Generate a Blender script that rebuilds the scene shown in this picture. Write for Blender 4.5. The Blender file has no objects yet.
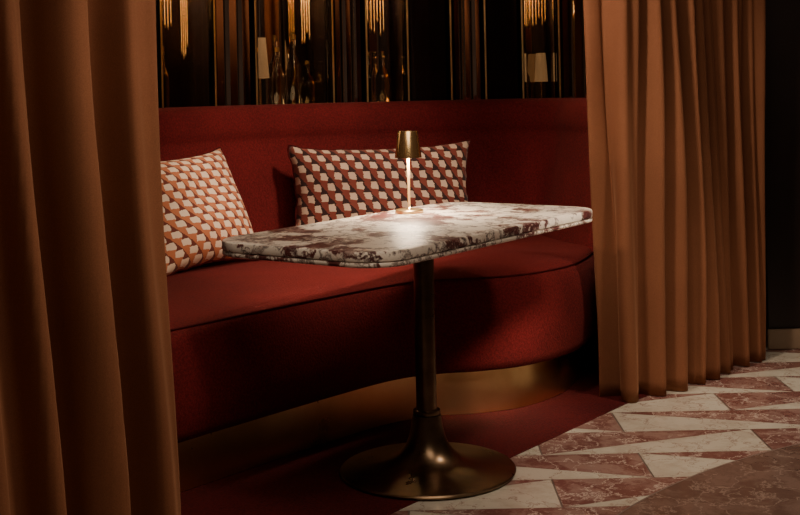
import bpy, bmesh, math, random
from mathutils import Vector, Matrix
random.seed(4)
C = bpy.context.scene.collection

# ---------------------------------------------------------------- materials
def newmat(name):
    m = bpy.data.materials.new(name); m.use_nodes = True
    nt = m.node_tree
    return m, nt, nt.nodes["Principled BSDF"]
def ramp(nt, stops, interp='LINEAR'):
    r = nt.nodes.new("ShaderNodeValToRGB"); r.color_ramp.interpolation = interp
    e = r.color_ramp.elements
    while len(e) < len(stops): e.new(0.5)
    for i, (p, c) in enumerate(stops):
        e[i].position = p; e[i].color = (c[0], c[1], c[2], 1)
    return r
def coords(nt, kind="Object"):
    return nt.nodes.new("ShaderNodeTexCoord").outputs[kind]
def noise(nt, vec, scale, detail=4, rough=.55, dist=0):
    n = nt.nodes.new("ShaderNodeTexNoise")
    n.inputs["Scale"].default_value = scale; n.inputs["Detail"].default_value = detail
    n.inputs["Roughness"].default_value = rough; n.inputs["Distortion"].default_value = dist
    nt.links.new(vec, n.inputs["Vector"]); return n
def math_(nt, op, a, b=None, c=None):
    n = nt.nodes.new("ShaderNodeMath"); n.operation = op
    for i, v in enumerate((a, b, c)):
        if v is None: continue
        if isinstance(v, (int, float)): n.inputs[i].default_value = v
        else: nt.links.new(v, n.inputs[i])
    return n.outputs[0]
def mixc(nt, fac, a, b):
    n = nt.nodes.new("ShaderNodeMix"); n.data_type = 'RGBA'
    for s, v in (("A", a), ("B", b)):
        sock = [i for i in n.inputs if i.name == s and i.type == 'RGBA'][0]
        if isinstance(v, (tuple, list)): sock.default_value = (v[0], v[1], v[2], 1)
        else: nt.links.new(v, sock)
    if isinstance(fac, (int, float)): n.inputs[0].default_value = fac
    else: nt.links.new(fac, n.inputs[0])
    return [o for o in n.outputs if o.type == 'RGBA'][0]
def bump(nt, b, h, strength, dist=.01):
    n = nt.nodes.new("ShaderNodeBump"); n.inputs["Strength"].default_value = strength
    n.inputs["Distance"].default_value = dist
    nt.links.new(h, n.inputs["Height"]); nt.links.new(n.outputs[0], b.inputs["Normal"])

def fabric(name, col, col2, rough=.9, sheen=.3, scale=260, bs=.35, sheentint=None, mott=3.0, bd=.002, mw=.35):
    m, nt, b = newmat(name)
    o = coords(nt)
    n1 = noise(nt, o, mott, 4)
    n2 = noise(nt, o, scale, 3, .7)
    f = math_(nt, 'ADD', math_(nt, 'MULTIPLY', n1.outputs[0], mw), math_(nt, 'MULTIPLY', n2.outputs[0], 1.1-mw))
    r = ramp(nt, [(.42, col2), (.68, col)])
    nt.links.new(f, r.inputs[0]); nt.links.new(r.outputs[0], b.inputs["Base Color"])
    b.inputs["Roughness"].default_value = rough
    b.inputs["Specular IOR Level"].default_value = .2
    b.inputs["Sheen Weight"].default_value = sheen
    b.inputs["Sheen Roughness"].default_value = .4
    b.inputs["Sheen Tint"].default_value = (*(sheentint or col), 1)
    bump(nt, b, n2.outputs[0], bs, bd)
    return m
def metal(name, col, rough, col2=None, ns=9):
    m, nt, b = newmat(name)
    o = coords(nt); n = noise(nt, o, ns, 5)
    r = ramp(nt, [(.35, col2 or col), (.65, col)])
    nt.links.new(n.outputs[0], r.inputs[0]); nt.links.new(r.outputs[0], b.inputs["Base Color"])
    b.inputs["Metallic"].default_value = 1
    rr = nt.nodes.new("ShaderNodeMapRange"); rr.inputs[3].default_value = rough*.85; rr.inputs[4].default_value = rough*1.2
    nt.links.new(n.outputs[0], rr.inputs[0]); nt.links.new(rr.outputs[0], b.inputs["Roughness"])
    return m
def plain(name, col, rough=.4, ns=6, var=.15, coat=0):
    m, nt, b = newmat(name)
    n = noise(nt, coords(nt), ns, 4)
    r = ramp(nt, [(.3, tuple(c*(1-var) for c in col)), (.7, tuple(min(1, c*(1+var)) for c in col))])
    nt.links.new(n.outputs[0], r.inputs[0]); nt.links.new(r.outputs[0], b.inputs["Base Color"])
    b.inputs["Roughness"].default_value = rough; b.inputs["Coat Weight"].default_value = coat
    return m
def marble(name, base, alt, vein, scale=6, veinw=.05, patch=(.48, .56), rough=.25, vs=None, spread=.35, fine=None, fr_=(.56, .66), fs=3.2, fw=.75):
    m, nt, b = newmat(name)
    o = coords(nt)
    d = noise(nt, o, scale*.7, 6, .65)
    vm = nt.nodes.new("ShaderNodeVectorMath"); vm.operation = 'MULTIPLY_ADD'
    nt.links.new(d.outputs["Color"], vm.inputs[0]); vm.inputs[1].default_value = (spread,)*3
    nt.links.new(o, vm.inputs[2])
    v = nt.nodes.new("ShaderNodeTexVoronoi"); v.feature = 'DISTANCE_TO_EDGE'
    v.inputs["Scale"].default_value = vs or scale
    nt.links.new(vm.outputs[0], v.inputs["Vector"])
    n2 = noise(nt, vm.outputs[0], scale*1.3, 8, .6)
    n3 = noise(nt, o, scale*4, 8, .7)
    pr = nt.nodes.new("ShaderNodeMapRange"); pr.inputs[1].default_value = patch[0]; pr.inputs[2].default_value = patch[1]
    nt.links.new(n2.outputs[0], pr.inputs[0])
    c1 = mixc(nt, pr.outputs[0], base, alt)
    vr = nt.nodes.new("ShaderNodeMapRange"); vr.inputs[1].default_value = 0; vr.inputs[2].default_value = veinw
    vr.inputs[3].default_value = 1; vr.inputs[4].default_value = 0
    nt.links.new(v.outputs["Distance"], vr.inputs[0])
    vf = math_(nt, 'MINIMUM', math_(nt, 'MULTIPLY', vr.outputs[0], math_(nt, 'MULTIPLY', n3.outputs[0], 1.8)), 1.0)
    c2 = mixc(nt, vf, c1, vein)
    if fine:
        n4 = noise(nt, vm.outputs[0], scale*fs, 8, .75)
        fr = nt.nodes.new("ShaderNodeMapRange"); fr.inputs[1].default_value = fr_[0]; fr.inputs[2].default_value = fr_[1]
        nt.links.new(n4.outputs[0], fr.inputs[0])
        c2 = mixc(nt, math_(nt, 'MULTIPLY', fr.outputs[0], fw), c2, fine)
    nt.links.new(c2, b.inputs["Base Color"])
    b.inputs["Roughness"].default_value = rough
    return m

RED = fabric("red_upholstery", (.185, .0145, .0145), (.085, .0065, .0075), sheen=.15, scale=140, bs=.8, sheentint=(.45, .14, .11), bd=.003)
REDP = fabric("red_piping_fabric", (.10, .007, .008), (.06, .004, .005), sheen=.1)
CARPET = fabric("red_carpet_pile", (.10, .007, .008), (.045, .0035, .004), sheen=.1, scale=120, bs=1, bd=.004)
CURT = fabric("rust_velvet", (.255, .098, .047), (.175, .064, .030), rough=.85, sheen=.5, scale=380, bs=.15, sheentint=(.5, .25, .14), mott=2, mw=.5)
MTOP = marble("burgundy_veined_marble", (.92, .83, .72), (.13, .036, .034), (.06, .015, .018), 4.6, .08, (.52, .55), .36, vs=8, spread=.5, fine=(.70, .52, .44), fw=.5, fs=4.5, fr_=(.54, .60))
MLOW = marble("pale_veined_marble", (.88, .79, .68), (.15, .05, .045), (.08, .02, .02), 6, .08, (.53, .56), .3, vs=9, spread=.45)
ROSE = marble("rose_marble", (.19, .080, .068), (.31, .185, .155), (.64, .52, .44), 8, .03, (.44, .60), .12, vs=7, fine=(.52, .40, .34), fr_=(.57, .65), fw=.75)
WHITE = marble("cream_marble", (.60, .55, .46), (.50, .44, .36), (.26, .16, .13), 7, .022, (.44, .62), .12, fine=(.36, .27, .22), fr_=(.60, .68), fw=.6)
ROSE2 = marble("taupe_brown_marble", (.14, .080, .063), (.20, .125, .10), (.30, .21, .17), 7, .04, (.42, .60), .12, vs=8, fine=(.09, .05, .04), fr_=(.55, .66), fw=.5)
GROUT = plain("grout", (.16, .11, .09), .6)
BRASS = metal("aged_brass", (.98, .70, .36), .28, (.76, .51, .25), 3)
GOLD = metal("polished_gold_brass", (1, .68, .32), .22, (1, .66, .30), 2)
BRONZE = metal("dark_bronze", (.21, .14, .086), .28, (.12, .078, .048), 14)
BLACK = plain("black_lacquer", (.006, .004, .004), .12, coat=.5)
DARKW = plain("dark_stained_panel", (.012, .007, .006), .35)
MIRR = metal("smoked_mirror", (.66, .56, .46), .04, (.48, .40, .33), 3)
SKIRT = plain("beige_stone_skirting", (.25, .17, .11), .5)

def glassmat(name, col, rough=.02, ior=1.45):
    m, nt, b = newmat(name)
    n = noise(nt, coords(nt), 5); r = ramp(nt, [(.3, col), (.7, tuple(min(1, c*1.15) for c in col))])
    nt.links.new(n.outputs[0], r.inputs[0]); nt.links.new(r.outputs[0], b.inputs["Base Color"])
    b.inputs["Roughness"].default_value = rough; b.inputs["Transmission Weight"].default_value = 1
    b.inputs["IOR"].default_value = ior
    return m
AMBER = glassmat("amber_glass", (.92, .66, .36))
CLEAR = glassmat("clear_glass", (.95, .90, .80))
SMOKE = glassmat("bevelled_smoked_glass", (.88, .78, .66), .0, 1.5)
def emis(name, col, st, basec=None):
    m, nt, b = newmat(name)
    n = noise(nt, coords(nt), 8)
    r = ramp(nt, [(.2, tuple(c*.85 for c in col)), (.8, col)])
    nt.links.new(n.outputs[0], r.inputs[0]); nt.links.new(r.outputs[0], b.inputs["Emission Color"])
    b.inputs["Base Color"].default_value = (*(basec or col), 1)
    b.inputs["Emission Strength"].default_value = st
    return m
GLOW = emis("reflection_glow", (1, .55, .24), .14, (.2, .13, .07))  # emission puts the glow of a reflected lampshade into the colour
BULB = emis("warm_bulb", (1, .72, .42), 18)
STEM = emis("lit_brass_stem", (1, .60, .26), .12, (.8, .52, .24))  # weak emission stands in for the bulb's light on the brass

def cushion_mat(name, nu, nv, cr, cw_, rust, dark, lf, wob=.018):
    m, nt, b = newmat(name)
    uv = coords(nt, "UV")
    wn = noise(nt, uv, 40, 2)
    wv = nt.nodes.new("ShaderNodeVectorMath"); wv.operation = 'MULTIPLY_ADD'
    nt.links.new(wn.outputs["Color"], wv.inputs[0]); wv.inputs[1].default_value = (wob, wob, 0); nt.links.new(uv, wv.inputs[2])
    s = nt.nodes.new("ShaderNodeSeparateXYZ"); nt.links.new(wv.outputs[0], s.inputs[0])
    u = math_(nt, 'MULTIPLY', s.outputs[0], nu); v = math_(nt, 'MULTIPLY', s.outputs[1], nv)
    row = math_(nt, 'FLOOR', v); fv = math_(nt, 'SUBTRACT', v, row)
    odd = math_(nt, 'MULTIPLY', math_(nt, 'FRACT', math_(nt, 'MULTIPLY', row, .5)), 2)
    bow = math_(nt, 'MULTIPLY', math_(nt, 'SINE', math_(nt, 'MULTIPLY', fv, 3.1416)), .10)
    a = math_(nt, 'FRACT', math_(nt, 'ADD', math_(nt, 'ADD', u, math_(nt, 'MULTIPLY', odd, .5)), math_(nt, 'MULTIPLY', fv, lf)))
    isc = math_(nt, 'LESS_THAN', a, math_(nt, 'ADD', bow, cw_-.05))
    a2 = math_(nt, 'DIVIDE', math_(nt, 'SUBTRACT', a, cw_), 1-cw_)
    isr = math_(nt, 'GREATER_THAN', math_(nt, 'ADD', a2, fv), 1)
    c = mixc(nt, isr, dark, rust)
    low = math_(nt, 'LESS_THAN', fv, math_(nt, 'SUBTRACT', .36, math_(nt, 'MULTIPLY', a, .25)))
    cc = mixc(nt, low, cr, rust)
    c = mixc(nt, isc, c, cc)
    n3 = noise(nt, uv, 90, 2)
    c = mixc(nt, math_(nt, 'MULTIPLY', n3.outputs[0], .15), c, tuple(x*.6 for x in rust))
    nt.links.new(c, b.inputs["Base Color"])
    b.inputs["Roughness"].default_value = .85; b.inputs["Sheen Weight"].default_value = .08
    n2 = noise(nt, coords(nt), 250, 2); bump(nt, b, n2.outputs[0], .5, .003)
    return m
CUSH1 = cushion_mat("geometric_woven_print", 13, 10, (.70, .50, .37), .45, (.21, .038, .022), (.022, .005, .006), .06)
CUSH2 = cushion_mat("geometric_woven_print_fine", 9, 13, (.98, .77, .58), .55, (.60, .19, .08), (.16, .030, .020), .06)

# ---------------------------------------------------------------- helpers
def mobj(name, verts, faces, mat=None, parent=None, smooth=True, label=None):
    me = bpy.data.meshes.new(name); me.from_pydata([tuple(v) for v in verts], [], faces); me.update()
    bm = bmesh.new(); bm.from_mesh(me); bmesh.ops.recalc_face_normals(bm, faces=bm.faces); bm.to_mesh(me); bm.free()
    if smooth: me.polygons.foreach_set("use_smooth", [True]*len(me.polygons))
    o = bpy.data.objects.new(name, me); C.objects.link(o)
    if mat: me.materials.append(mat)
    if parent: o.parent = parent
    if label: o["label"] = label
    return o
def empty(name, loc, label, cat, group=None):
    e = bpy.data.objects.new(name, None); e.location = loc; C.objects.link(e)
    e.empty_display_size = .1
    e["label"] = label; e["category"] = cat
    if group: e["group"] = group
    return e
def top(o, label, cat, group=None):
    o["label"] = label; o["category"] = cat
    if group: o["group"] = group
    return o
def struct(o): o["kind"] = "structure"; return o
def lathe(name, prof, mat, parent=None, seg=64, loc=(0, 0, 0), edge=None, caps=True):
    vs, fs = [], []
    for r, z in prof:
        for i in range(seg):
            a = 2*math.pi*i/seg; vs.append((r*math.cos(a), r*math.sin(a), z))
    n = len(prof)
    for k in range(n-1):
        for i in range(seg):
            j = (i+1) % seg; fs.append((k*seg+i, k*seg+j, (k+1)*seg+j, (k+1)*seg+i))
    if caps:
        fs.append(tuple(range(seg))[::-1]); fs.append(tuple((n-1)*seg+i for i in range(seg)))
    else:
        for i in range(seg):
            j = (i+1) % seg; fs.append(((n-1)*seg+i, (n-1)*seg+j, j, i))
    o = mobj(name, vs, fs, mat, parent); o.location = loc
    if edge is not False:
        m = o.modifiers.new("s", 'EDGE_SPLIT'); m.split_angle = math.radians(edge or 38)
    return o
def box(name, size, loc, mat, parent=None, rz=0, bev=.004, seg=2):
    bm = bmesh.new(); bmesh.ops.create_cube(bm, size=1)
    for v in bm.verts: v.co = Vector((v.co.x*size[0], v.co.y*size[1], v.co.z*size[2]))
    if bev: bmesh.ops.bevel(bm, geom=bm.edges[:], offset=bev, segments=seg, affect='EDGES')
    me = bpy.data.meshes.new(name); bm.to_mesh(me); bm.free()
    me.materials.append(mat)
    o = bpy.data.objects.new(name, me); C.objects.link(o); o.location = loc; o.rotation_euler = (0, 0, rz)
    if parent: o.parent = parent
    return o
def catmull(pts, n):
    P = [Vector(p) for p in pts]; P = [2*P[0]-P[1]]+P+[2*P[-1]-P[-2]]
    out = []
    for i in range(1, len(P)-2):
        for k in range(24):
            t = k/24; a, b, c, d = P[i-1], P[i], P[i+1], P[i+2]
            out.append(.5*((2*b)+(-a+c)*t+(2*a-5*b+4*c-d)*t*t+(-a+3*b-3*c+d)*t**3))
    out.append(P[-2])
    L = [0]
    for i in range(1, len(out)): L.append(L[-1]+(out[i]-out[i-1]).length)
    res = []; j = 0
    for k in range(n):
        s = L[-1]*k/(n-1)
        while j < len(L)-2 and L[j+1] < s: j += 1
        t = (s-L[j])/max(1e-9, L[j+1]-L[j]); res.append(out[j].lerp(out[j+1], min(1, t)))
    return res
def normals(P):
    N = []
    for i in range(len(P)):
        d = (P[min(i+1, len(P)-1)]-P[max(i-1, 0)]).normalized(); N.append(Vector((-d.y, d.x)))
    return N
def sweep(name, P, N, prof, mat, parent=None, closed=False, edge=None, label=None):
    vs, fs = [], []; m = len(prof)
    for p, n in zip(P, N):
        for o, z in prof: vs.append((p.x+n.x*o, p.y+n.y*o, z))
    for i in range(len(P)-1):
        for k in range(m if closed else m-1):
            k2 = (k+1) % m; fs.append((i*m+k, (i+1)*m+k, (i+1)*m+k2, i*m+k2))
    if closed:
        fs.append(tuple(range(m))); fs.append(tuple((len(P)-1)*m+k for k in range(m)))
    ob = mobj(name, vs, fs, mat, parent, label=label)
    if edge:
        md = ob.modifiers.new("s", 'EDGE_SPLIT'); md.split_angle = math.radians(edge)
    return ob

# ---------------------------------------------------------------- floor
bm = bmesh.new()
def poly(pts, z, mi):
    f = bm.faces.new([bm.verts.new((x, y, z)) for x, y in pts]); f.material_index = mi
    f.normal_update()
    if f.normal.z < 0: f.normal_flip()
poly([(-4, -3), (5, -3), (5, 7), (-4, 7)], -.002, 0)
cw, ch = .72, .235
def shrink(tr, d):
    c = (sum(p[0] for p in tr)/3, sum(p[1] for p in tr)/3)
    A = abs((tr[1][0]-tr[0][0])*(tr[2][1]-tr[0][1])-(tr[2][0]-tr[0][0])*(tr[1][1]-tr[0][1]))
    per = sum(math.dist(tr[i], tr[(i+1) % 3]) for i in range(3)); r = A/per
    k = 1-d/r
    return [(c[0]+(p[0]-c[0])*k, c[1]+(p[1]-c[1])*k) for p in tr]
for r in range(-2, 29):
    y0 = -.01+r*ch; y1 = y0+ch
    for c in range(-6, 8):
        x0 = c*cw+.42+(.30 if r % 2 else 0); x1 = x0+cw
        if x0 > 4.3 or x1 < -3.5: continue
        if r % 2: T = [[(x0, y0), (x1, y0), (x0, y1)], [(x1, y0), (x1, y1), (x0, y1)]]
        else:     T = [[(x0, y0), (x1, y0), (x1, y1)], [(x0, y0), (x1, y1), (x0, y1)]]
        for i, t in enumerate(T):
            poly(shrink(t, .0010), 0, 1 if i == 0 else 2)
cx, cy, R = 2.27, 1.94, 2.13
poly([(cx+(R+.006)*math.cos(a*math.pi/90), cy+(R+.006)*math.sin(a*math.pi/90)) for a in range(180)], .0006, 0)
poly([(cx+R*math.cos(a*math.pi/90), cy+R*math.sin(a*math.pi/90)) for a in range(180)], .0012, 3)
me = bpy.data.meshes.new("floor"); bm.to_mesh(me); bm.free()
for m in (GROUT, WHITE, ROSE, ROSE2): me.materials.append(m)
fl = bpy.data.objects.new("floor", me); C.objects.link(fl); struct(fl)

cp = [(-1.9, .89), (.8, 4.34), (1.45, 5.0), (1.45, 5.75), (-3.2, 5.75), (-3.2, .89)]
vs = [(x, y, .002) for x, y in cp]+[(x, y, -.001) for x, y in cp]
n = len(cp)
carpet = mobj("carpet", vs, [tuple(range(n))]+[tuple(range(n, 2*n))]+[(i, (i+1) % n, n+(i+1) % n, n+i) for i in range(n)], CARPET, smooth=False)
top(carpet, "deep red fitted carpet under the banquette and table", "carpet")

# ---------------------------------------------------------------- banquette
NB = 130
F = catmull([(-1.12, 2.83), (-.88, 3.12), (-.661, 3.377), (-.465, 3.61), (-.24, 3.87), (-.04, 4.08), (.11, 4.16), (.27, 4.19), (.45, 4.27), (.623, 4.46), (.735, 4.73), (.765, 4.85)], NB)
b_pts = [(-1.95, 3.30), (-1.5, 3.76), (-.98, 4.38), (-.72, 4.72), (-.42, 5.04), (-.05, 5.20), (.3, 5.28), (.50, 5.31), (.575, 5.30), (.615, 5.23), (.645, 5.10)]
B = catmull(b_pts+[(.745, 4.78)], NB)
B2 = catmull(b_pts+[(.715, 4.91)], NB)
NF, NBn = normals(F), normals(B)
bench = empty("banquette_sofa", (-.2, 4.3, 0), "long curved red upholstered banquette with brass plinth", "sofa")
inv = Matrix.Translation((.2, -4.3, 0))
vs, fs = [], []
front = [(.06, .17), (.02, .158), (-.008, .168), (-.024, .20), (-.034, .28), (-.034, .37), (-.024, .44), (-.008, .480), (.002, .49)]
T = 26
for i in range(NB):
    p, q, nn = F[i], B2[i], NF[i]
    for o, z in front: vs.append((p.x+nn.x*o, p.y+nn.y*o, z))
    for k in range(1, T+1):
        t = (k/T)**1.5
        w = p.lerp(q, t)
        z = .49+.022*(1-math.exp(-t*14))-.01*t
        vs.append((w.x, w.y, z))
m = len(front)+T
for i in range(NB-1):
    for k in range(m-1): fs.append((i*m+k, (i+1)*m+k, (i+1)*m+k+1, i*m+k+1))
seat = mobj("seat", vs, fs, RED, bench)
def tube(name, P3, r, mat, parent, seg=8):
    vs, fs = [], []
    for i, p in enumerate(P3):
        d = (P3[min(i+1, len(P3)-1)]-P3[max(i-1, 0)]).normalized()
        a = d.cross(Vector((0, 0, 1)))
        if a.length < .01: a = Vector((1, 0, 0))
        a.normalize(); b = d.cross(a)
        for k in range(seg):
            t = 2*math.pi*k/seg; vs.append(p+a*r*math.cos(t)+b*r*math.sin(t))
    for i in range(len(P3)-1):
        for k in range(seg): fs.append((i*seg+k, i*seg+(k+1) % seg, (i+1)*seg+(k+1) % seg, (i+1)*seg+k))
    fs.append(tuple(range(seg))); fs.append(tuple((len(P3)-1)*seg+k for k in range(seg)))
    return mobj(name, vs, fs, mat, parent)
pip = tube("seat_piping", [Vector((p.x-n_.x*.004, p.y-n_.y*.004, .489)) for p, n_ in zip(F, NF)], .003, REDP, bench)
back = sweep("backrest", B, NBn, [(-.01, .44), (.0, .52), (.03, .70), (.072, .93), (.077, .955), (.075, .965), (.070, .98), (.068, 1.00), (.070, 1.03), (.078, 1.065), (.095, 1.088), (.12, 1.098), (.16, 1.10), (.20, 1.09), (.225, 1.06), (.23, .9), (.23, .02), (.1, .02)], RED, bench, closed=True)
plinth = sweep("brass_plinth", F[5:-1], NF[5:-1], [(.05, .004), (.05, .17), (.07, .17), (.07, .004)], BRASS, bench, closed=True, edge=40, label="aged brass kick plinth")
for o in (seat, pip, back, plinth): o.matrix_parent_inverse = inv

# ---------------------------------------------------------------- cushions
def cushion(name, w, h, t, mat, loc, yaw, tilt, label, roll=0):
    n = 44; vs, fs, uvs = [], [], []
    def P(i, j, s):
        u, v = -1+2*i/n, -1+2*j/n
        k = (1-abs(u)**2.8)*(1-abs(v)**2.8)
        pin = 1-.11*(1-u*u)*abs(v)**3; pin2 = 1-.08*(1-v*v)*abs(u)**3
        wob = .012*math.sin(3.1*u+1.3*v)+.010*math.sin(5*v-2*u+1)+.006*math.sin(9*u)*abs(v)
        e = .006*math.sin(7*u+2*v)*(u*u*v*v)
        ed = .002*math.sin(23*u+11*v)+.002*math.sin(17*v-9*u) if i in (0, n) or j in (0, n) else 0
        return (u*w/2*pin2+e+ed, s*t/2*(k**.5)+wob*k, v*h/2*pin+e+ed)
    idx = {}
    for s in (-1, 1):
        for i in range(n+1):
            for j in range(n+1):
                if s == 1 and (i in (0, n) or j in (0, n)): idx[s, i, j] = idx[-1, i, j]; continue
                idx[s, i, j] = len(vs); vs.append(P(i, j, s)); uvs.append((i/n, j/n))
        for i in range(n):
            for j in range(n):
                fs.append((idx[s, i, j], idx[s, i+1, j], idx[s, i+1, j+1], idx[s, i, j+1]))
    root = empty(name, loc, label, "cushion")
    o = mobj("cushion_cover", vs, fs, mat, root)
    ul = o.data.uv_layers.new(name="UVMap")
    for l in o.data.loops: ul.data[l.index].uv = uvs[l.vertex_index]
    ring = [P(i, 0, 1) for i in range(n)]+[P(n, j, 1) for j in range(n)]+[P(n-i, n, 1) for i in range(n)]+[P(0, n-j, 1) for j in range(n+1)]
    e = tube("edge_piping", [Vector(p) for p in ring], .0045, REDP, root, 6)
    root.rotation_euler = (tilt, roll, yaw); return root
cushion("throw_cushion", .53, .46, .21, CUSH2, (-.80, 4.48, .712), math.radians(50), math.radians(-27), "square cream, rust and red geometric print cushion leaning on backrest", roll=math.radians(-3))
cushion("throw_cushion", .78, .42, .23, CUSH1, (-.080, 4.96, .72), math.radians(13), math.radians(-13), "wide rectangular cushion in cream, rust and burgundy geometric print")

# ---------------------------------------------------------------- table
TX, TY = .06, 3.61
table = empty("pedestal_table", (TX, TY, .002), "rounded rectangular burgundy and cream marble table on bronze pedestal", "table")
ang = math.atan2(.819, .574)
def rrect(hl, hw, r, seg=14):
    pts = []
    for cx_, cy_, a0 in ((hl-r, hw-r, 0), (-hl+r, hw-r, 90), (-hl+r, -hw+r, 180), (hl-r, -hw+r, 270)):
        for k in range(seg+1):
            a = math.radians(a0+90*k/seg); pts.append((cx_+r*math.cos(a), cy_+r*math.sin(a)))
    return pts
prof = [(-.05, .707), (-.008, .707), (-.003, .7083), (-.001, .711), (-.0006, .7165), (-.002, .7195), (-.006, .7203), (-.006, .7223), (-.001, .7232), (0, .727), (.0003, .742), (-.0015, .7462), (-.005, .7477), (-.010, .748), (-.05, .748)]
vs, fs = [], []; m_ = None
for off, z in prof:
    R_ = rrect(.622+off, .303+off, .12+off); m_ = len(R_)
    vs += [(x, y, z) for x, y in R_]
for k in range(len(prof)-1):
    for i in range(m_): fs.append((k*m_+i, k*m_+(i+1) % m_, (k+1)*m_+(i+1) % m_, (k+1)*m_+i))
fs.append(tuple(range(m_))); fs.append(tuple((len(prof)-1)*m_+i for i in range(m_)))
ttop = mobj("table_top", vs, fs, MTOP, table, label="burgundy-veined cream marble top")
ttop.data.materials.append(MLOW)
for p in ttop.data.polygons:
    if p.center.z < .7205: p.material_index = 1
md = ttop.modifiers.new("s", 'EDGE_SPLIT'); md.split_angle = math.radians(40)
ttop.rotation_euler = (0, 0, ang)
base = lathe("pedestal_base", [(.255, 0), (.263, .003), (.265, .008), (.262, .012), (.245, .015), (.21, .019), (.17, .024), (.135, .031), (.105, .042), (.083, .058), (.066, .080), (.055, .106), (.048, .135), (.044, .162), (.042, .172), (.034, .175)], BRONZE, table, 96)
collar = lathe("collar", [(.036, .173), (.0405, .175), (.0415, .180), (.0405, .186), (.036, .188)], BRONZE, table, 48)
pole = lathe("pole", [(.032, .17), (.031, .202), (.031, .66), (.031, .70)], BRONZE, table, 48)
mount = lathe("mounting_plate", [(.12, .697), (.125, .700), (.125, .707)], BRONZE, table, 48)

# ---------------------------------------------------------------- lamp on the table
LX, LY = .022, 3.90
lamp = empty("table_lamp", (LX, LY, .750), "small cordless brass table lamp with conical shade", "lamp")
lathe("lamp_base", [(.044, 0), (.046, .002), (.046, .009), (.043, .012), (.010, .014), (.006, .018)], BRASS, lamp)
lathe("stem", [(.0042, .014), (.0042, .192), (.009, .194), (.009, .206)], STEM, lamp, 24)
sh = lathe("lamp_shade", [(.0440, .180), (.0325, .264), (.0315, .266), (.004, .266), (.004, .263), (.029, .263), (.031, .260), (.0425, .180)], GOLD, lamp, caps=False)
lathe("bulb", [(.004, .206), (.014, .210), (.018, .222), (.014, .234), (.004, .238)], BULB, lamp, 24)
lathe("finial", [(.005, .262), (.005, .2675), (.003, .2685)], GOLD, lamp, 24)

# ---------------------------------------------------------------- curtains
def curtain(name, pbot, ptop, nf, amp, label, z0=.003, z1=2.5, seed=0, wob=.02, loc=(0, 0), wr=(.6, 1.4)):
    rnd = random.Random(seed)
    N = nf*26; PB = catmull(pbot, N); PT = catmull(ptop, N); M = 50
    NBt, NT = normals(PB), normals(PT)
    ws = [rnd.uniform(*wr) for _ in range(nf)]; tot = sum(ws)
    am = [rnd.uniform(.55, 1.25) for _ in range(nf+1)]; bounds = [0]
    for w_ in ws: bounds.append(bounds[-1]+w_/tot)
    dr = [rnd.uniform(-1, 1) for _ in range(nf+1)]
    vs, fs = [], []
    for i in range(N):
        s = i/(N-1)
        for k in range(M):
            z = z0+(z1-z0)*k/(M-1); h = 1-(z-z0)/(z1-z0)
            f = min(1, max(0, 1-z/1.5)); f = f*f*(3-2*f)
            p = PT[i].lerp(PB[i], f); n_ = NT[i].lerp(NBt[i], f).normalized()
            s2 = s+wob*math.sin(2.2*z+6*s)*math.sin(math.pi*s)
            j = 0
            while j < nf-1 and bounds[j+1] < s2: j += 1
            t = (s2-bounds[j])/(bounds[j+1]-bounds[j]); t = min(1, max(0, t))
            A = amp*(am[j]*(1-t)+am[j+1]*t)*(.85+.1*h)
            c = math.cos(2*math.pi*t)
            o = A*(c+.10*math.cos(4*math.pi*t))
            q = math.sin(math.pi*t)**2
            o += .40*amp*q*math.sin(4*math.pi*t+dr[j]*3+1.2*z) + .012*math.sin(9*s+1.5*z)+.06*amp*math.sin(5*z+17*s)
            side = .12*A*math.sin(4*math.pi*t) + .25*A*q*math.sin(2*math.pi*t)*dr[j]
            d = Vector((n_.y, -n_.x))
            vs.append((p.x+n_.x*o+d.x*side-loc[0], p.y+n_.y*o+d.y*side-loc[1], z))
    for i in range(N-1):
        for k in range(M-1): fs.append((i*M+k, (i+1)*M+k, (i+1)*M+k+1, i*M+k+1))
    o = mobj(name, vs, fs, CURT)
    sd = o.modifiers.new("solid", 'SOLIDIFY'); sd.thickness = .004; sd.offset = 0
    o.location = (loc[0], loc[1], 0)
    top(o, label, "curtain"); return o
curtain("curtain", [(-1.38, 1.58), (-.96, 2.11), (-.480, 2.69)], [(-1.38, 1.58), (-.96, 2.11), (-.530, 2.645)], 9, .052, "heavy rust brown velvet curtain gathered in broad folds beside the banquette", seed=11, loc=(-.9, 2.2))
curtain("curtain", [(.72, 4.50), (.80, 4.37), (.98, 4.50), (1.25, 4.76), (1.51, 5.00)], [(.69, 4.43), (.75, 4.36), (.95, 4.49), (1.22, 4.74), (1.51, 5.00)], 9, .045, "long rust brown velvet curtain drawn aside, hem on the marble floor", seed=8, loc=(1.1, 4.65), wr=(.6, 1.5), wob=.015)

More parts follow.
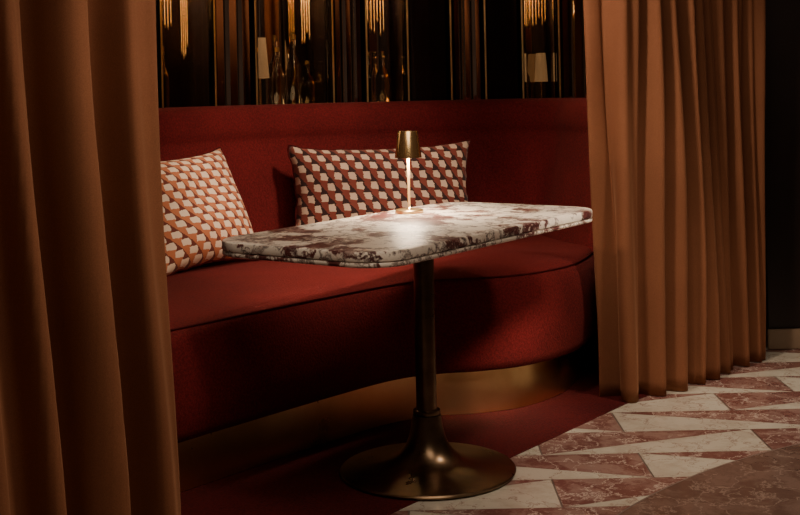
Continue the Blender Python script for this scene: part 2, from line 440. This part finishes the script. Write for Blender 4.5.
# ---------------------------------------------------------------- rear mirrored wall
WP = [(-1.9, 3.61), (-1.6, 3.99), (-.9, 4.88), (-.5, 5.24), (-.1, 5.42), (.4, 5.55), (.92, 5.60), (1.42, 5.65)]
def WY(x):
    for (a, b), (c, d) in zip(WP, WP[1:]):
        if a <= x <= c: return b+(d-b)*(x-a)/(c-a)
    return WP[-1][1]
edges = [-1.75, -1.5, -1.25, -.97, -.785, -.628, -.309, -.157, .03, .228, .39, .565, .737, .92, 1.15, 1.40]
kinds = ['m', 'm', 'n', 'n', 'm', 'n', 'm', 'n', 'b', 'm', 'b', 'n', 'm', 'm', 'm']
ti = 1
ZB, ZT = 1.0, 2.5
for i, x in enumerate(edges):
    y = WY(x)
    j0, j1 = max(0, i-1), min(len(edges)-1, i+1)
    a = math.atan2(WY(edges[j1])-WY(edges[j0]), edges[j1]-edges[j0])
    nx, ny = -math.sin(a), math.cos(a)
    d = box("trim_%d" % ti, (.014, .26, ZT-ZB), (x+nx*.10, y+ny*.10, (ZT+ZB)/2), BLACK, rz=a, bev=.003); struct(d); ti += 1
    d = box("trim_%d" % ti, (.008, .006, ZT-ZB), (x-nx*.035, y-ny*.035, (ZT+ZB)/2), BRASS, rz=a, bev=.002); struct(d); ti += 1
added_niches = []  # added recesses, not part of the mirror wall, holding stand-ins for its reflections
for i, kd in enumerate(kinds):
    xa, xb = edges[i], edges[i+1]; ya, yb = WY(xa), WY(xb)
    a = math.atan2(yb-ya, xb-xa); L = math.hypot(xb-xa, yb-ya)
    mx, my = (xa+xb)/2, (ya+yb)/2; nx, ny = -math.sin(a), math.cos(a)
    off = .20 if kd == 'n' else .0
    if kd == 'b':
        o = box("trim_%d" % ti, (L-.016, .03, ZT-ZB), (mx+nx*off, my+ny*off, (ZT+ZB)/2), BLACK, rz=a, bev=.012, seg=1); struct(o); ti += 1
    else:
        ns = 3 if kd == 'm' else max(1, round(L/.15))
        for q in range(ns):
            t = -L/2+.008+(L-.016)*(q+.5)/ns; ww = (L-.016)/ns
            px_, py_ = mx+nx*off+math.cos(a)*t, my+ny*off+math.sin(a)*t
            o = box("trim_%d" % ti, (ww-.002, .03, ZT-ZB), (px_, py_, (ZT+ZB)/2), MIRR, rz=a+random.uniform(-.02, .09), bev=.014, seg=1); struct(o); ti += 1
    if kd == 'n':
        o = box("trim_%d" % ti, (L-.022, .15, .03), (mx+nx*.095, my+ny*.095, 1.035), BLACK, rz=a); struct(o); ti += 1
        o = box("trim_%d" % ti, (L-.018, .026, ZT-ZB), (mx, my, (ZT+ZB)/2), SMOKE, rz=a, bev=.0125, seg=1); struct(o); ti += 1  # added glass front gives the recess a mirror-like sheen
        added_niches.append((mx, my, nx, ny, a, L))
for i in range(len(WP)-1):
    (xa, ya), (xb, yb) = WP[i], WP[i+1]
    a = math.atan2(yb-ya, xb-xa); L = math.hypot(xb-xa, yb-ya); nx, ny = -math.sin(a), math.cos(a)
    o = box("trim_%d" % ti, (L+.05, .04, 2.5), ((xa+xb)/2+nx*.26, (ya+yb)/2+ny*.26, 1.25), DARKW, rz=a, bev=0); struct(o); ti += 1
w = box("wall_right", (1.9, .12, 2.5), (2.52, 5.24, 1.25), DARKW, bev=0); struct(w)
w = box("baseboard_right", (1.92, .02, .085), (2.52, 5.165, .044), SKIRT, bev=.003); struct(w)

def reflection_bottle(loc, h, r, mat, label, grp="glass shapes standing in for mirror reflections"):  # added glass shapes stand in for amber reflections in the mirrors
    e = empty("reflection_bottle", loc, label, "reflection_bottle", grp)
    lathe("reflection_bottle_body", [(r*.9, 0), (r, .006), (r, h*.55), (r*.92, h*.62), (r*.35, h*.74), (r*.3, h*.9), (r*.36, h*.91), (r*.36, h*.93)], mat, e, 28)
    lathe("reflection_bottle_cap", [(r*.38, h*.93), (r*.38, h*.995), (r*.3, h)], GOLD, e, 20)
def reflection_lantern(loc, h, r, label):  # added glowing shape stands in for a pale shade reflected in the mirror
    e = empty("reflection_lamp", loc, label, "lamp", "glowing shapes standing in for mirror reflections")
    lathe("lamp_base", [(r*.9, 0), (r*.9, .01), (r*.25, .014), (r*.2, h*.5), (r*.2, h*.51)], GOLD, e, 28)
    lathe("lamp_shade", [(r, h*.48), (r*.7, h), (r*.65, h), (r*.95, h*.48)], GLOW, e, 32, edge=30)
def reflection_fringe(cx_, cy_, a, L, zb, label):  # added gold strands stand in for gold reflections in the mirrors
    vs, fs = [], []
    n = max(4, int(L/.014))
    for i in range(n):
        t = -L/2+L*(i+.5)/n; x = cx_+math.cos(a)*t; y = cy_+math.sin(a)*t
        zz = zb+random.uniform(-.04, .04); b0 = len(vs)
        zs = [zz, zz+.012, zz+.02, 1.70]; rs = [.002, .0060, .0036, .0036]
        for z, r in zip(zs, rs):
            for k in range(6): vs.append((x+r*math.cos(k*math.pi/3), y+r*math.sin(k*math.pi/3), z))
        for s_ in range(3):
            for k in range(6): fs.append((b0+s_*6+k, b0+s_*6+(k+1) % 6, b0+s_*6+6+(k+1) % 6, b0+s_*6+6+k))
        fs.append(tuple(b0+k for k in range(6)))
    o = mobj("reflection_strands", vs, fs, GOLD); top(o, label, "reflection_fringe", "gold strands standing in for mirror reflections"); o["kind"] = "stuff"
    b = box("rail", (L+.02, .012, .02), (cx_, cy_, 1.70), BRASS, rz=a, bev=.002); b.parent = o
for idx, (mx, my, nx, ny, a, L) in enumerate(added_niches):
    ux, uy = math.cos(a), math.sin(a)
    def at(t, d, z=1.051): return (mx+ux*t+nx*d, my+uy*t+ny*d, z)
    if idx == 0:
        reflection_bottle(at(0, .10), .3, .035, AMBER, "amber glass vessel shape standing in for a mirror reflection")
        reflection_fringe(*at(.07, .08)[:2], a, .08, 1.42, "thin gold bead strands standing in for mirror reflections")
    elif idx == 1:
        reflection_bottle(at(-.03, .12), .30, .028, AMBER, "slim amber glass vessel shape standing in for a mirror reflection")
        reflection_fringe(*at(-.04, .07)[:2], a, .06, 1.42, "narrow gold bead strands standing in for mirror reflections")
        reflection_fringe(*at(.07, .10)[:2], a, .04, 1.32, "narrow gold bead strands standing in for mirror reflections")
    elif idx == 2:
        reflection_fringe(*at(.13, .12)[:2], a, .05, 1.40, "gold bead strands standing in for mirror reflections")
        reflection_lantern(at(-.11, .11), .34, .045, "small glowing shade shape standing in for a mirror reflection")
        for t, h_, mm in ((-.02, .30, CLEAR), (.06, .36, CLEAR), (.13, .24, AMBER)):
            reflection_bottle(at(t, .11), h_, .032, mm, "clear glass vessel shape standing in for a mirror reflection" if mm is CLEAR else "amber glass vessel shape standing in for a mirror reflection")
    elif idx == 3:
        reflection_fringe(*at(-.02, .08)[:2], a, L*.45, 1.42, "gold bead fringe over small bottle")
        reflection_bottle(at(.02, .12), .28, .034, AMBER, "short amber glass vessel shape standing in for a mirror reflection")
    else:
        reflection_fringe(*at(.0, .07)[:2], a, L*.6, 1.45, "bright gold bead strands standing in for mirror reflections")
        reflection_lantern(at(.03, .12), .26, .032, "tiny glowing shade shape standing in for a mirror reflection")
        reflection_bottle(at(-.05, .12), .24, .026, CLEAR, "small clear glass vessel shape standing in for a mirror reflection")

# ---------------------------------------------------------------- lights
WARM = (1, .81, .62)
def spot(name, loc, tgt, e, size, blend=.6, col=WARM, rad=.12):
    l = bpy.data.lights.new(name, 'SPOT'); l.energy = e; l.spot_size = math.radians(size); l.spot_blend = blend
    l.color = col; l.shadow_soft_size = rad
    o = bpy.data.objects.new(name, l); C.objects.link(o); o.location = loc
    o.rotation_euler = (Vector(tgt)-Vector(loc)).to_track_quat('-Z', 'Y').to_euler(); return o
def point(name, loc, e, col=(1, .78, .56), rad=.03):
    l = bpy.data.lights.new(name, 'POINT'); l.energy = e; l.color = col; l.shadow_soft_size = rad
    o = bpy.data.objects.new(name, l); C.objects.link(o); o.location = loc; return o
for k in range(3):
    a = math.radians(90+120*k)
    spot("lamp_downlight", (LX+.024*math.cos(a), LY+.024*math.sin(a), .936), (LX+.024*math.cos(a), LY+.024*math.sin(a), 0), 5, 172, .5, (1, .78, .54), .008)
spot("ceiling_spot_cushions", (.74, 3.45, 2.48), (-.30, 4.80, .70), 190, 42, 1, rad=.14)
spot("ceiling_spot_small_cushion", (-.1, 3.9, 2.5), (-.78, 4.5, .72), 65, 16, 1)
spot("ceiling_spot_seat", (-.1, 3.5, 2.6), (-.20, 4.15, .5), 75, 32, 1)
spot("table_fill_spot", (.12, 3.75, 2.6), (.06, 3.70, .75), 125, 27, 1, rad=.25)  # added overhead spot to brighten the marble top
spot("lamp_highlight_spot", (-.5, 2.5, 2.2), (LX, LY, .99), 45, 5, 1, rad=.12)  # added narrow spot for a highlight on the brass shade
spot("plinth_fill_spot", (.9, 2.8, 1.5), (.38, 4.22, .10), 330, 15, 1, rad=.2)  # added spot, hung in mid-air, to brighten the brass plinth
spot("ceiling_spot_curtain", (.0, 3.2, 2.7), (1.05, 4.6, .9), 175, 44, 1)
spot("ceiling_spot_floor", (1.6, 3.4, 2.7), (1.15, 3.9, 0), 180, 56, 1)
spot("ceiling_spot_drape", (.5, 2.0, 2.4), (-.52, 2.62, .9), 66, 42, 1)
spot("curtain_back_fill_spot", (-.5, 4.5, 2.6), (1.1, 4.7, 1.75), 170, 28, .9)  # added spot lights the curtain's back so the mirrors reflect brown
l = bpy.data.lights.new("soft_area_fill", 'AREA'); l.shape = 'DISK'; l.size = 1.6; l.energy = 22; l.color = WARM  # added soft fill out of view, no real fixture
o = bpy.data.objects.new("soft_area_fill", l); C.objects.link(o); o.location = (.3, 1.9, 2.6)
o.rotation_euler = (Vector((-.1, 3.9, .3))-Vector(o.location)).to_track_quat('-Z', 'Y').to_euler()
for i, (mx, my, nx, ny, a, L) in enumerate(added_niches):
    point("niche_fill", (mx+nx*.04, my+ny*.04, 1.64), 6)  # added unseen lights to brighten the reflection stand-ins
W = bpy.data.worlds.new("w"); bpy.context.scene.world = W; W.use_nodes = True
W.node_tree.nodes["Background"].inputs[0].default_value = (.30, .18, .125, 1)
W.node_tree.nodes["Background"].inputs[1].default_value = .15

# ---------------------------------------------------------------- camera
cd = bpy.data.cameras.new("camera"); cam = bpy.data.objects.new("camera", cd); C.objects.link(cam)
cd.sensor_width = 36; cd.lens = 54; cd.shift_y = -167.5/800
cam.location = (0, 0, 1.15)
cam.rotation_euler = (Matrix.Rotation(math.radians(90), 4, 'X') @ Matrix.Rotation(math.radians(-1.2), 4, 'Z')).to_euler()
bpy.context.scene.camera = cam
